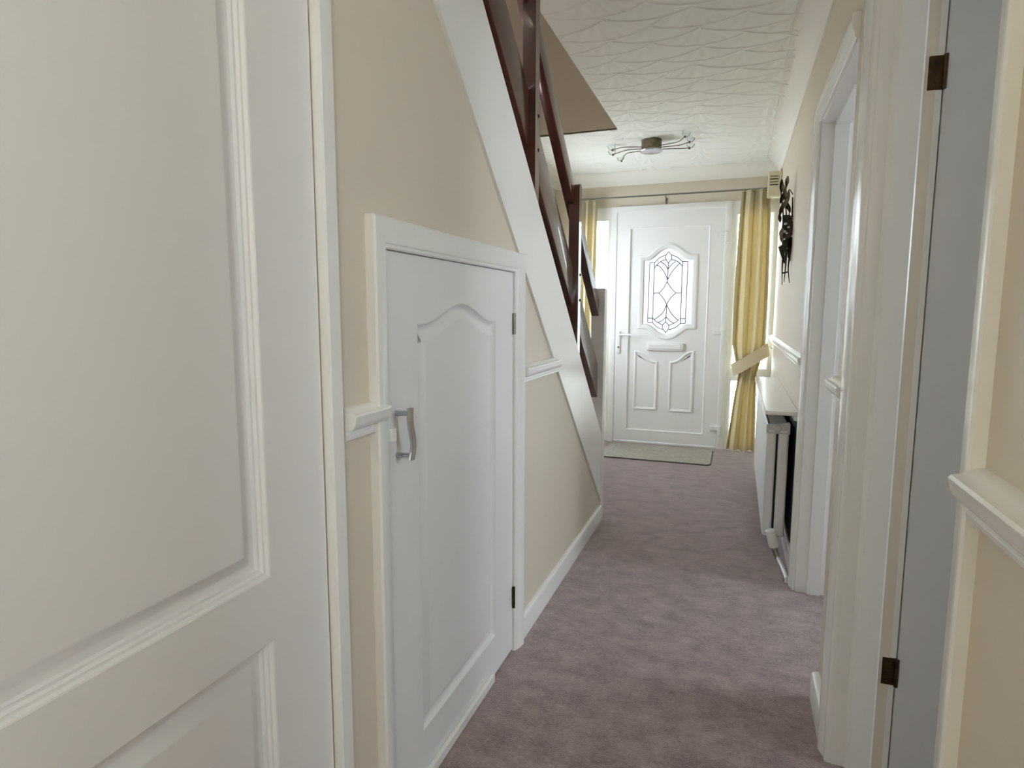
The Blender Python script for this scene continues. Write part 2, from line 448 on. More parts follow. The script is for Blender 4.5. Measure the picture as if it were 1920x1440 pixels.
# dado rails
dado = [(0, 0.967), (0.010, 0.967), (0.015, 0.970), (0.016, 0.976), (0.012, 0.980), (0.011, 0.986)] + \
       [(0.015 + 0.019 * math.cos(R(t)), 1.010 - 0.023 * math.sin(R(t))) for t in range(90, -1, -15)] + \
       [(0.035, 1.012), (0.036, 1.017), (0.033, 1.021), (0.022, 1.023), (0.017, 1.028), (0.010, 1.032), (0, 1.033)]
bm = B(); prism(bm, dado, lambda u, v, d: (XL + u, d, v), 0.988, 1.118); fin('trim_4', bm, M['gloss'], kind='structure')
yend = lambda v: (1.959 - v) / 0.895 + 1.40
bm = B()
A = [bm.verts.new((XL + u, 2.03, v)) for u, v in dado]; Bq = [bm.verts.new((XL + u, yend(v) + 0.01, v)) for u, v in dado]
bm.faces.new(A); bm.faces.new(Bq)
for i in range(len(dado)):
    j = (i + 1) % len(dado); bm.faces.new((A[i], A[j], Bq[j], Bq[i]))
fin('trim_5', bm, M['gloss'], kind='structure')
bm = B(); prism(bm, dado, lambda u, v, d: (XR - u, d, v), YB, 0.882); fin('trim_6', bm, M['gloss'], kind='structure')
bm = B(); prism(bm, dado, lambda u, v, d: (XR - u, d, v), 2.93, YF); fin('trim_7', bm, M['gloss'], kind='structure')
bm = B(); prism(bm, dado, lambda u, v, d: (XR - u, d, v), 1.812, 2.036); fin('trim_8', bm, M['gloss'], kind='structure')

# skirtings
sk = [(0, 0), (0.015, 0), (0.015, 0.078), (0.013, 0.086), (0.008, 0.091), (0, 0.092)]
bm = B(); prism(bm, sk, lambda u, v, d: (XL + u, d, v), 2.03, 3.462); fin('baseboard_left', bm, M['gloss'], kind='structure')
bm = B(); prism(bm, sk, lambda u, v, d: (XL + u, d, v), 0.988, 1.085); fin('baseboard_left_near', bm, M['gloss'], kind='structure')
bm = B(); prism(bm, sk, lambda u, v, d: (XR - u, d, v), 2.93, YF); fin('baseboard_right', bm, M['gloss'], kind='structure')
bm = B(); prism(bm, [(u * 1.5, v) for u, v in sk], lambda u, v, d: (XR - u, d, v), 1.812, 2.036); fin('baseboard_right_pier', bm, M['gloss'], kind='structure')
bm = B(); prism(bm, sk, lambda u, v, d: (d, YF - u, v), XS, -1.45); fin('baseboard_front', bm, M['gloss'], kind='structure')
bm = B(); prism(bm, sk, lambda u, v, d: (XR - u, d, v), YB, 0.872); fin('baseboard_right_near', bm, M['gloss'], kind='structure')

# ------------------------------------------------------------------ door_1: near panelled door on the left wall
def arch_outline(u0, u1, v0, v1, rise, flat=0.12, n=24, low=False, rise2=None):
    """rectangle with an ogee-arched top (and bottom when low)"""
    def bump(n_):
        o = []
        for i in range(n_ + 1):
            t = -1 + 2 * i / n_; a = min(1, abs(t) / (1 - flat))
            o.append((u0 + (u1 - u0) * (t + 1) / 2, 0.5 * (1 + math.cos(math.pi * a))))
        return o
    top = [(u, v1 + rise * f) for u, f in bump(n)][::-1]
    bot = [(u, v0 - (rise2 or rise) * f) for u, f in bump(n)] if low else [(u0, v0), (u1, v0)]
    return bot + top

d1 = struct('door_1', 'white panelled door with moulded recesses, closed, at the near end of the left wall')
panel_prof = [(0, 0), (0.0025, -0.001), (0.005, -0.0065), (0.009, -0.007), (0.0115, -0.012), (0.0155, -0.0125), (0.018, -0.0175), (0.022, -0.0185), (0.027, -0.019), (0.030, -0.0185), (0.049, -0.005), (0.053, -0.0045)]
bm = B()
face_panel(bm, [(0.175, 0.006), (0.93, 0.006), (0.93, 1.985), (0.175, 1.985)],
           [(arch_outline(0.325, 0.782, 0.778, 1.76, 0.07), panel_prof, True),
            ([(0.325, 0.22), (0.782, 0.22), (0.782, 0.667), (0.325, 0.667)], panel_prof, True)],
           PL, 0.040)
fin('leaf', bm, M['satin'], d1, 30)
arch_prof = [(0, 0), (0, 0.012), (0.004, 0.0155), (0.010, 0.016), (0.044, 0.020), (0.052, 0.020), (0.056, 0.016), (0.060, 0.012), (0.060, 0)]
bm = B()   # inner edge is on the left of this path
pr = [(0, 0), (0, 0.012), (0.004, 0.016), (0.010, 0.017), (0.030, 0.018), (0.040, 0.019), (0.044, 0.016), (0.044, 0)]
sweep2(bm, [(0.13, 0.0), (0.13, 2.034), (0.978, 2.034), (0.978, 0.0)], [(-a, b) for a, b in pr][::-1], PL)
fin('architrave', bm, M['gloss'], d1)

# ------------------------------------------------------------------ door_2: cupboard door under the stairs
d2 = struct('door_2', 'low white cupboard door with one arched panel under the stairs')
bm = B()
prof2 = [(0, 0), (0.003, -0.001), (0.005, -0.005), (0.010, -0.010), (0.014, -0.0125), (0.018, -0.013), (0.022, -0.0125), (0.042, -0.0025), (0.046, -0.002)]
face_panel(bm, [(1.1515, 0.008), (1.9635, 0.008), (1.9635, 1.3505), (1.1515, 1.3505)],
           [(arch_outline(1.296, 1.808, 0.140, 1.192, 0.052, 0.1), prof2, True)], PL, 0.035)
fin('leaf', bm, M['satin'], d2, 28)
bm = B()
pr = [(0, 0), (0, 0.008), (0.003, 0.011), (0.010, 0.012), (0.014, 0.016), (0.050, 0.024), (0.060, 0.024), (0.064, 0.020), (0.064, 0)]
sweep2(bm, [(1.150, 0.0), (1.150, 1.352), (1.965, 1.352), (1.965, 0.0)], [(a, b) for a, b in pr], PL)
fin('architrave', bm, M['gloss'], d2)
bm = B(); box(bm, XL, XL + 0.013, 1.15, 1.765, 0.001, 0.030, 0.003); fin('bottom_strip', bm, M['gloss'], d2)
def pull_handle(y, z0, z1):
    h = B()
    zz = np.linspace(z0, z1, 19)
    for off in (-0.0045, 0.0045):
        pts = []
        for z in zz:
            t = (z - z0) / (z1 - z0)
            pts.append((XL + 0.034 + 0.004 * math.sin(math.pi * t), y + off + 0.006 * math.sin(2 * math.pi * t), z))
        tube(h, pts, 0.0055, 10)
    o = fin('handle', h, M['chrome'], d2, label='chrome bow handle')
    for z in (z0 + 0.010, z1 - 0.012):
        b = B(); tube(b, [(XL - 0.001, y - 0.006, z), (XL + 0.034, y, z)], 0.006, 12); fin('handle_post', b, M['chrome'], o)
pull_handle(1.198, 0.885, 1.004)
bm = B(); box(bm, XL, XL + 0.020, 1.140, 1.162, 0.935, 0.965, 0.003); fin('catch', bm, M['gloss'], d2)
for z0, z1, mm in ((1.143, 1.215, 'steel'), (0.165, 0.243, 'brass')):
    h = B(); tube(h, [(XL + 0.006, 1.962, z0), (XL + 0.006, 1.962, z1)], 0.005, 10)
    for k in range(1, 5):
        z = z0 + (z1 - z0) * k / 5; tube(h, [(XL + 0.006, 1.962, z - 0.0006), (XL + 0.006, 1.962, z + 0.0006)], 0.0056, 10)
    fin('hinge', h, M[mm], d2, label='small butt hinge')

# ------------------------------------------------------------------ staircase and balustrade
st = thing('staircase', 'carpeted staircase with a white string board climbing beside the left wall', 'staircase')
bm = B()
y0, y1 = 0.9, 3.463
poly = [(3.463, s_lo(3.463)), (0.856, 2.446), (1.305, 2.446), (3.463, s_hi(3.463))]
prism(bm, poly, lambda u, v, d: (d, u, v), -0.752, XL + 0.003)
fin('string_board', bm, M['gloss'], st)
bm = B()      # bead along the lower edge
q = 0.746
dirv = Vector((0, -1, 0.895)).normalized(); nrm = Vector((0, 0.895, 1)).normalized()
a0 = Vector((0, 3.46, s_lo(3.46))); a1 = Vector((0, 0.875, s_lo(0.875)))
def strip(bm, p, q_, wd, x0, x1, n=nrm):
    vs = [bm.verts.new((x, (c + n * k).y, (c + n * k).z)) for c in (p, q_) for k in (0, wd) for x in (x0, x1)]
    for f in ((0, 1, 3, 2), (4, 5, 7, 6), (0, 1, 5, 4), (2, 3, 7, 6), (0, 2, 6, 4), (1, 3, 7, 5)): bm.faces.new([vs[i] for i in f])
strip(bm, a0 - nrm * 0.002, a1 - nrm * 0.002, 0.014, XL, XL + 0.010)
fin('string_bead', bm, M['gloss'], st)
n_st = 12; rise, going, yb = 0.2005, 0.224, 3.60
for i in range(n_st):
    y = yb - i * going; z = rise * (i + 1)
    boxo('tread', M['carpet'], st, XS + 0.001, -0.753 if y < 3.47 else -0.79, y - going, y + 0.018, z - 0.035, z, bev=0.010)
    boxo('riser', M['carpet'], st, XS + 0.001, -0.753 if y < 3.47 else -0.79, y - 0.02, y, z - rise, z - 0.036, bev=0.0)

ba = thing('balustrade', 'dark varnished open balustrade with white newel post along the stairs', 'balustrade')
bm = B(); box(bm, -0.785, -0.708, 3.464, 3.534, 0.0, 1.352, 0.004)
fin('newel_post', bm, M['gloss'], ba, label='white painted newel post at the foot of the stairs')
def post(y, zb, zt, nm):
    b = B()
    w2 = 0.024
    prof = [(y, zb), (y, zt - 0.02), (y + 0.006, zt - 0.007), (y + 0.018, zt), (y + 0.032, zt), (y + 0.042, zt - 0.007), (y + 0.047, zt - 0.02), (y + 0.047, zb - 0.045)]
    prism(b, prof, lambda u, v, d: (d, u, v), -0.762, -0.713)
    p = fin('post', b, M['wood'], ba)
    return p
p1 = post(2.19, s_hi(2.19) - 0.05, 2.448, 1)
p2 = post(2.86, s_hi(2.86) - 0.06, 1.812, 2)
for y, zz in ((2.86, (1.395, 1.275)), (2.19, (1.93, 1.81))):
    for z in zz:
        b = B(); lathe(b, [(0, 0.004), (0.005, 0.0035), (0.007, 0), (0.007, -0.01)], (-0.713, y + 0.036, z), (1, 0, 0), 12)
        fin('bolt', b, M['dark'], p2 if y > 2.5 else p1)
u_lo = lambda y: 1.453 - 0.878 * (y - 3.166)
l_lo = lambda y: 1.470 - 0.862 * (y - 2.60)
def rail(name, f, hv, label):
    b = B(); ya = 3.461; ybk = (2.446 - hv - f(0)) / (f(1) - f(0))
    k = 0.004
    prism(b, [(ya, f(ya)), (ya, f(ya) + hv), (ybk, f(ybk) + hv), (ybk, f(ybk))], lambda u, v, d: (d, u, v), -0.783, -0.740)
    bmesh.ops.bevel(b, geom=[e for e in b.edges], offset=0.004, segments=2, affect='EDGES', profile=0.5)
    return fin(name, b, M['wood'], ba, label=label)
rail('handrail', u_lo, 0.098, 'narrow upper rail')
rail('lower_rail', l_lo, 0.190, 'wide lower rail board')

# ------------------------------------------------------------------ front door (door_3) and its side lights
d3 = struct('door_3', 'white front door with a leaded oval pane and two lower panels')
DX0, DX1, DZ0, DZ1 = -1.058, -0.132, 0.022, 2.108
PD = lambda u, v, d: (u, YF - 0.012 - d, v)
bm = B()
fr = [(-0.012, -0.075), (-0.012, -0.058), (0, -0.057), (0, 0.0), (0.004, 0.006), (0.012, 0.008), (0.05, 0.008), (0.056, 0.004), (0.06, -0.02), (0.06, -0.075)]
sweep2(bm, [(DX0 - 0.001, 0.0), (DX0 - 0.001, DZ1 + 0.001), (DX1 + 0.001, DZ1 + 0.001), (DX1 + 0.001, 0.0)], [(a, b) for a, b in fr], PD)
box(bm, DX0, DX1, YF - 0.015, YF + 0.06, 0.0, 0.018, 0.003)
fin('frame', bm, M['upvc'], d3)
bm = B()
face_panel(bm, [(DX0, DZ0), (DX1, DZ0), (DX1, DZ1), (DX0, DZ1)],
           [([(-0.950, 0.116), (-0.243, 0.116), (-0.243, 1.976), (-0.950, 1.976)], [(0, 0), (0.004, 0.002), (0.010, 0.001), (0.014, -0.006), (0.016, -0.016)], False)], PD, 0.055)
sash = fin('sash', bm, M['upvc'], d3)
PP = lambda u, v, d: PD(u, v, d - 0.014)
GX0, GX1, GZ0, GZ1 = -0.806, -0.392, 1.115, 1.676
glass_out = ccw(arch_outline(GX0, GX1, GZ0, GZ1, 0.105, 0.06, 32, True, 0.098))
ring_prof = [(0, 0), (0.006, 0.008), (0.016, 0.011), (0.026, 0.008), (0.032, 0.004), (0.040, 0.003), (0.048, -0.006), (0.052, -0.014)]
low_prof = [(0, 0), (0.005, 0.009), (0.012, 0.011), (0.020, 0.007), (0.026, 0.0015), (0.036, 0.001)]
def lower_panel(u0, u1, z0, zo, zi, flip):
    n = 14; top = []
    for i in range(n + 1):
        t = i / n
        f = 1 / (1 + math.exp(-(t - 0.5) * 8)); f = (f - 0.018) / (0.982 - 0.018)
        z = zo + (zi - zo) * f
        top.append((u0 + (u1 - u0) * (1 - t), z) if flip else (u0 + (u1 - u0) * t, z))
    if not flip: top = top[::-1]
    return [(u0, z0), (u1, z0)] + top
bm = B()
face_panel(bm, [(-0.9345, 0.1315), (-0.2585, 0.1315), (-0.2585, 1.9605), (-0.9345, 1.9605)],
           [(offset(glass_out, -0.052), ring_prof, False),
            (lower_panel(-0.880, -0.664, 0.318, 0.868, 0.772, False), low_prof, True),
            (lower_panel(-0.562, -0.346, 0.312, 0.876, 0.772, True), low_prof, True)], PP, 0.03)
pan = fin('panel', bm, M['upvc'], d3, 30)
bm = B(); prism(bm, offset(glass_out, -0.004), PP, -0.020, -0.026); gl = fin('glass', bm, M['obscure'], d3, label='obscured glass pane with leaded pattern')
# leading
def lead(x, y):
    xl = 205 - 0.0385 * (y - 340); xr = 815 - 0.051 * (y - 340)
    return GX0 + (GX1 - GX0) * (x - xl) / (xr - xl), 1.781 - (1.781 - 1.018) * (y - 185) / (1270 - 185)
lines = [[(265, 355), (228, 1120)], [(328, 355), (292, 1120)], [(265, 355), (328, 355)], [(230, 1062), (296, 1062)], [(228, 1120), (292, 1120)],
         [(688, 350), (650, 1128)], [(757, 350), (712, 1128)], [(688, 350), (757, 350)], [(652, 1068), (715, 1068)], [(650, 1128), (712, 1128)],
         [(328, 355), (395, 295), (472, 262)], [(548, 262), (622, 292), (688, 350)],
         [(513, 220), (472, 272), (476, 312), (505, 362)], [(513, 220), (550, 268), (548, 312), (505, 362)],
         [(325, 425), (370, 370), (430, 332), (476, 322)], [(690, 415), (650, 365), (600, 335), (548, 320)],
         [(495, 575), (460, 490), (400, 410), (360, 385)], [(500, 440), (470, 390), (410, 345)], [(495, 575), (540, 490), (620, 400), (655, 370)], [(503, 440), (540, 390), (600, 345)],
         [(508, 362), (490, 600)],
         [(488, 600), (440, 680), (382, 742)], [(382, 742), (430, 800), (478, 885)], [(488, 600), (540, 680), (598, 742)], [(598, 742), (530, 805), (478, 885)],
         [(312, 744), (382, 742)], [(598, 742), (668, 742)],
         [(478, 890), (425, 995), (320, 1080)], [(478, 890), (535, 1000), (615, 1085)], [(478, 885), (464, 1110)],
         [(470, 1045), (420, 1092), (365, 1118)], [(470, 1045), (520, 1100), (575, 1128)],
         [(298, 1062), (340, 1105), (420, 1150)], [(638, 1068), (590, 1115), (500, 1155)],
         [(294, 1122), (350, 1178), (422, 1210)], [(500, 1210), (580, 1185), (648, 1130)],
         [(462, 1110), (424, 1152), (424, 1195), (462, 1250)], [(462, 1110), (499, 1152), (497, 1195), (462, 1250)]]
for ln in lines:
    pts = [lead(*p) for p in ln]
    if len(pts) > 2: pts = smooth_path(pts, 5)
    b = B(); tube(b, [PP(u, v, -0.018) for u, v in pts], 0.0042, 6); fin('lead_line', b, M['lead'], gl)
bm = B(); box(bm, -0.766, -0.446, YF - 0.012 - 0.008, YF, 0.872, 0.942, 0.004)
lp = fin('letter_plate', bm, M['upvc'], d3)
bm = B(); box(bm, -0.745, -0.467, YF - 0.026, YF - 0.018, 0.886, 0.930, 0.003); fin('flap', bm, M['upvc'], lp)
bm = B(); box(bm, -1.042, -1.010, YF - 0.026, YF - 0.012, 0.838, 1.045, 0.006); hd = fin('handle_plate', bm, M['upvc'], d3)
bm = B(); tube(bm, smooth_path([(-1.026, YF - 0.02, 1.010), (-1.026, YF - 0.052, 1.010), (-1.010, YF - 0.064, 1.010), (-0.960, YF - 0.066, 1.011), (-0.905, YF - 0.064, 1.008)], 5), 0.009, 12); fin('lever', bm, M['upvc'], hd)
bm = B(); lathe(bm, [(0, 0.004), (0.008, 0.004), (0.009, 0)], (-1.026, YF - 0.026, 0.895), (0, -1, 0), 14); fin('lock_cylinder', bm, M['steel'], hd)
for z in (1.876, 1.030, 0.176):
    b = B(); box(b, -0.190, -0.118, YF - 0.034, YF - 0.012, z - 0.005, z + 0.030, 0.004); h = fin('hinge', b, M['upvc'], d3)
    b = B(); box(b, -0.124, -0.098, YF - 0.044, YF - 0.010, z - 0.055, z + 0.035, 0.006); fin('hinge_pin', b, M['upvc'], h)

def sidelight(name, x0, x1, parts, label):
    s = struct(name, label)
    PW = lambda u, v, d: (u, YF - 0.004 - d, v)
    b = B()
    slab(b, [(x0, 0), (x1, 0), (x1, 2.163), (x0, 2.163)], [[(a, c), (b_, c), (b_, d_), (a, d_)] for a, b_, c, d_ in parts], PW, -0.06, 0.0)
    fin('frame', b, M['upvc'], s)
    for a, b_, c, d_ in parts:
        g = B(); sweep2(g, [(a, c), (a, d_), (b_, d_), (b_, c)], [(0, 0.0005), (0, -0.02), (-0.012, -0.02)], PW, True); fin('bead', g, M['upvc'], s)
        g = B(); box(g, a - 0.003, b_ + 0.003, YF + 0.028, YF + 0.034, c - 0.003, d_ + 0.003); fin('glass', g, M['glass'], s)
sidelight('window_1', -1.450, DX0 - 0.059, [(-1.395, -1.137, 0.70, 2.062), (-1.395, -1.137, 0.07, 0.63)], 'tall narrow window between the front door and the stair foot')
sidelight('window_2', DX1 + 0.059, 0.290, [(-0.040, 0.262, 0.722, 2.062), (-0.040, 0.262, 0.05, 0.632)], 'tall narrow window behind the tied-back curtain')

# ------------------------------------------------------------------ doors in the right wall
d4 = struct('door_4', 'open white doorway beside the radiator, its leaf swung into the far room')
bm = B()
pr = [(0, 0), (0, 0.009), (0.006, 0.013), (0.016, 0.014), (0.024, 0.018), (0.046, 0.024), (0.062, 0.024), (0.068, 0.020), (0.070, 0.014), (0.070, 0)]
sweep2(bm, [(2.04, 1.985), (2.85, 1.985), (2.85, 0)], pr, PR)
fin('architrave', bm, M['gloss'], d4)
def bar(name, *a): boxo(name, M['gloss'], d4, *a, bev=0.0015)
bar('jamb', XR - 0.002, 0.424, 2.838, 2.852, 0, 1.985)
bar('jamb', XR + 0.002, 0.424, 2.036, 2.046, 0, 1.985)
bar('jamb', XR - 0.002, 0.424, 2.046, 2.838, 1.972, 1.988)
bar('door_stop', 0.334, 0.388, 2.826, 2.838, 0, 1.972)
bar('door_stop', 0.334, 0.388, 2.046, 2.826, 1.960, 1.972)
bm = B()
PQ = lambda u, v, d: (u, 2.836 - d, v)
face_panel(bm, [(0.427, 0.006), (1.18, 0.006), (1.18, 1.965), (0.427, 1.965)],
           [([(0.55, 0.95), (1.06, 0.95), (1.06, 1.84), (0.55, 1.84)], prof2, True), ([(0.55, 0.2), (1.06, 0.2), (1.06, 0.8), (0.55, 0.8)], prof2, True)], PQ, 0.038)
fin('leaf', bm, M['satin'], d4)

d5 = struct('door_5', 'white door standing open into the side room at the near right')
bm = B()
pr5 = [(0, 0), (0, 0.008), (0.003, 0.013), (0.009, 0.016), (0.018, 0.015), (0.026, 0.018), (0.050, 0.026), (0.062, 0.026), (0.068, 0.022), (0.070, 0.014), (0.070, 0)]
sweep2(bm, [(1.74, 0.0), (1.74, 2.0), (0.905, 2.0)], [(-a, b) for a, b in pr5][::-1], PR)
fin('architrave', bm, M['gloss'], d5)
bm = B(); sweep2(bm, [(0.905, 0.0), (0.905, 2.0)], [(a, b) for a, b in [(0, 0), (0, 0.016), (0.003, 0.018), (0.024, 0.018), (0.028, 0.015), (0.028, 0)]], PR)
fin('edge_trim', bm, M['gloss'], d5)
bm = B()
prj = [(XR - 0.004, 1.752), (XR - 0.004, 1.742)] + [(XR + 0.004, 1.738), (XR + 0.030, 1.738), (XR + 0.034, 1.733), (XR + 0.040, 1.728), (XR + 0.090, 1.728), (XR + 0.094, 1.731), (XR + 0.0945, 1.742), (0.424, 1.742), (0.424, 1.752)]
prism(bm, prj, lambda u, v, d: (u, v, d), 0.0, 2.0)
fin('jamb', bm, M['gloss'], d5)
bm = B(); box(bm, XR - 0.004, 0.424, 0.893, 0.907, 0, 2.0, 0.001); fin('jamb', bm, M['gloss'], d5)
bm = B(); box(bm, XR - 0.004, 0.424, 0.907, 1.742, 1.985, 2.0, 0.001); fin('jamb', bm, M['gloss'], d5)
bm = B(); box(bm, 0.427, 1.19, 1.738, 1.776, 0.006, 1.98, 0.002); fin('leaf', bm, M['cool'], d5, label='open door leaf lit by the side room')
for z0, z1 in ((1.734, 1.810), (0.256, 0.330)):
    b = B(); box(b, 0.393, 0.426, 1.7395, 1.7425, z0, z1, 0.0008); tube(b, [(0.426, 1.735, z0), (0.426, 1.735, z1)], 0.005, 10)
    h = fin('hinge', b, M['brass'], d5, label='dull brass butt hinge')
    for dz in (0.2, 0.5, 0.8):
        s_ = B(); lathe(s_, [(0, 0.0008), (0.003, 0.0005), (0.0035, 0)], (0.407, 1.7395, z0 + (z1 - z0) * dz), (0, -1, 0), 10); fin('screw', s_, M['dark'], h)

# ------------------------------------------------------------------ radiator and its shelf
rd = thing('radiator', 'white double panel radiator under the shelf on the right wall', 'radiator')
RY0, RY1, RZ0, RZ1 = 3.20, 4.72, 0.11, 0.682
bm = B(); box(bm, 0.160, 0.204, RY0, RY1, RZ0, RZ1 - 0.012, 0.012, 4); fin('front_panel', bm, M['rad'], rd)
bm = B(); box(bm, 0.214, 0.262, RY0, RY1, RZ0, RZ1 - 0.012, 0.012, 4); fin('back_panel', bm, M['rad'], rd)
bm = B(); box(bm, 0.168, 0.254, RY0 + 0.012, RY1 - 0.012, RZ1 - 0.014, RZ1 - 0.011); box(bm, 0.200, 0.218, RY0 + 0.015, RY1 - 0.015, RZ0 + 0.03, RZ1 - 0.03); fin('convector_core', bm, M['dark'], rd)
bm = B(); slab(bm, [(0.158, 0.632), (0.264, 0.632), (0.264, 0.680), (0.258, 0.690), (0.222, 0.678), (0.210, 0.682), (0.198, 0.678), (0.164, 0.678), (0.158, 0.672)],
               [[(0.168, 0.637), (0.198, 0.637), (0.198, 0.648), (0.168, 0.648)], [(0.222, 0.637), (0.254, 0.637), (0.254, 0.648), (0.222, 0.648)]], lambda u, v, d: (u, RY0 - d, v), -0.010, 0.004)
ec = fin('end_cap', bm, M['radgrey'], rd)
bm = B(); lathe(bm, [(0, 0.006), (0.012, 0.006), (0.016, 0.003), (0.016, 0)], (0.210, RY0 - 0.004, 0.662), (0, -1, 0), 16); fin('air_plug', bm, M['radgrey'], ec)
for k in range(44):
    y = RY0 + 0.02 + k * (RY1 - RY0 - 0.04) / 43
    boxo('grille_bar', M['radgrey'], rd, 0.176, 0.250, y - 0.006, y + 0.006, RZ1 - 0.016, RZ1 - 0.006, bev=0.0)
boxo('shade_plate', M['dark'], rd, 0.2865, 0.2895, 3.17, 4.70, 0.10, 0.70, bev=0.0)  # dark plate added behind the radiator; its colour stands in for shade
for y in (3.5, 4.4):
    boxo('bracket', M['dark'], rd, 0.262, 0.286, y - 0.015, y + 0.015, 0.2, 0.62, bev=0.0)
bm = B(); lathe(bm, [(0, 0.088), (0.018, 0.088), (0.023, 0.084), (0.024, 0.010), (0.021, 0.0), (0, 0)], (0.217, 3.145, 0.080), Vector((-0.24, -0.02, 0.95)).normalized(), 20)
vh = fin('valve_head', bm, M['rad'], rd, label='white thermostatic valve head')
bm = B(); tube(bm, smooth_path([(0.217, 3.146, 0.082), (0.226, 3.142, 0.052), (0.236, 3.135, 0.030)], 5), 0.014, 12); tube(bm, [(0.220, 3.146, 0.07), (0.224, 3.215, 0.128)], 0.009, 10)
fin('valve_body', bm, M['steel'], rd, label='grey metal valve body')
bm = B(); tube(bm, [(0.234, 3.140, 0.034), (0.250, 3.05, 0.022), (0.262, 2.925, 0.018), (0.262, 2.925, 0.001)], 0.0095, 10); fin('pipe', bm, M['rad'], rd)

sh = thing('radiator_shelf', 'long white gloss shelf on the right wall above the radiator', 'shelf')
bm = B()
prism(bm, [(XR, 3.10), (0.150, 3.10), (0.143, 3.108), (0.138, 4.725), (0.148, 4.745), (XR, 4.745)], lambda u, v, d: (u, v, d), 0.738, 0.757)
bmesh.ops.bevel(bm, geom=list(bm.edges), offset=0.004, segments=2, affect='EDGES', profile=0.5)
fl = bm.faces.layers.int.new('flat')
for f in bm.faces: f[fl] = f.calc_area() > 0.003
fin('shelf_board', bm, M['gloss'], sh)
bm = B(); box(bm, 0.270, XR, 3.12, 4.73, 0.712, 0.738, 0.002); fin('batten', bm, M['gloss'], sh)
for y in (3.45, 4.45):
    boxo('bracket', M['gloss'], sh, 0.175, 0.270, y - 0.01, y + 0.01, 0.705, 0.738, bev=0.002)

# ------------------------------------------------------------------ curtains, pole
cp = thing('curtain_pole', 'thin metal curtain pole across the front door wall', 'curtain pole')
bm = B(); tube(bm, [(-1.46, YF - 0.075, 2.238), (0.245, YF - 0.075, 2.238)], 0.0075, 12); fin('pole', bm, M['steel'], cp)
for x in (-1.40, -0.631, 0.215):
    b = B(); tube(b, smooth_path([(x, YF - 0.001, 2.205), (x, YF - 0.05, 2.21), (x, YF - 0.075, 2.225)], 4), 0.006, 8); box(b, x - 0.010, x + 0.010, YF - 0.006, YF, 2.17, 2.222, 0.002); fin('bracket', b, M['steel'], cp)
for x, s in ((-1.46, -1), (0.245, 1)):
    b = B(); lathe(b, [(0, -0.002), (0.0135, 0), (0.016, 0.010), (0.012, 0.02), (0, 0.024)], (x, YF - 0.075, 2.238), (s, 0, 0), 14); fin('finial', b, M['chrome'], cp)

def curtain(name, label, keys, folds, amp, ybase, seed, back=0.016, split=0.62, nu=150, nv=80):
    """keys: [(z, x_left, x_right, depth_scale)]"""
    t = thing(name, label, 'curtain')
    rs = random.Random(seed); ph = [rs.uniform(0, 6.28) for _ in range(4)]
    zs = [k[0] for k in keys]
    V, F = [], []
    for j in range(nv + 1):
        z = keys[0][0] + (keys[-1][0] - keys[0][0]) * j / nv
        xl = np.interp(-z, [-q for q in zs], [k[1] for k in keys]); xr = np.interp(-z, [-q for q in zs], [k[2] for k in keys])
        ds = np.interp(-z, [-q for q in zs], [k[3] for k in keys])
        for i in range(nu + 1):
            u = i / nu
            uu = u + 0.02 * math.sin(2 * math.pi * u * 2 + ph[0]) * math.sin(math.pi * u)
            a = 2 * math.pi * folds * uu + 0.25 * math.sin(z * 2.3 + ph[1])
            fb = ds * back * (1 if u < split else max(0.0, 1 - (u - split) / 0.12))
            y = ybase + ds * amp * (math.sin(a) + 0.25 * math.sin(2.3 * a + ph[2]))
            x = xl + (xr - xl) * u + fb * math.sin(2 * a)
            V.append((x, y, z + (0.006 * math.sin(a) if j == nv else 0)))
    for j in range(nv):
        for i in range(nu):
            k = j * (nu + 1) + i; F.append((k, k + 1, k + nu + 2, k + nu + 1))
    me = bpy.data.meshes.new('cloth'); me.from_pydata(V, [], F); me.materials.append(M['curtain'])
    me.polygons.foreach_set('use_smooth', [True] * len(F)); me.update()
    link(bpy.data.objects.new('cloth', me), t)
    # gathered heading tape
    b = B()
    tube(b, [V[i] for i in range(0, nu + 1, 2)], 0.006, 6); fin('heading', b, M['curtain'], t)
    return t
cr = curtain('curtain', 'pale gold curtain tied back at the right of the front door', [(2.221, -0.005, 0.222, 0.8), (2.0, -0.015, 0.225, 1.0), (1.3, -0.030, 0.236, 1.0), (0.95, -0.030, 0.235, 0.9), (0.80, 0.000, 0.200, 0.75), (0.70, 0.030, 0.175, 0.8), (0.45, -0.005, 0.180, 1.1), (0.02, -0.050, 0.192, 1.25)], 2.7, 0.036, YF - 0.105, 7, 0.008, 0.55)
bm = B()
ring = []
for k in range(40):
    a = 2 * math.pi * k / 40
    u = math.cos(a); yy = YF - 0.105 + 0.062 * math.sin(a)
    x = 0.120 + 0.142 * u; zc = 0.815 + 0.096 * u
    ring.append((x, yy, zc))
vs = [[bm.verts.new((x - 0.012 * k, y, z + (k * 0.052))) for (x, y, z) in ring] for k in (-1, 0, 1)]
for a, b_ in zip(vs, vs[1:]):
    for k in range(40):
        l = (k + 1) % 40; bm.faces.new((a[k], a[l], b_[l], b_[k]))
tb = fin('tieback', bm, M['tie'], cr, label='cream cloth tieback band')
md = tb.modifiers.new('thickness', 'SOLIDIFY'); md.thickness = 0.003
bm = B(); tube(bm, smooth_path([(0.248, YF - 0.10, 0.912), (0.262, YF - 0.10, 0.928), (0.275, YF - 0.09, 0.930), (0.284, YF - 0.09, 0.915), (0.290, YF - 0.09, 0.918)], 5), 0.0025, 8); fin('tieback_hook', bm, M['steel'], cr)
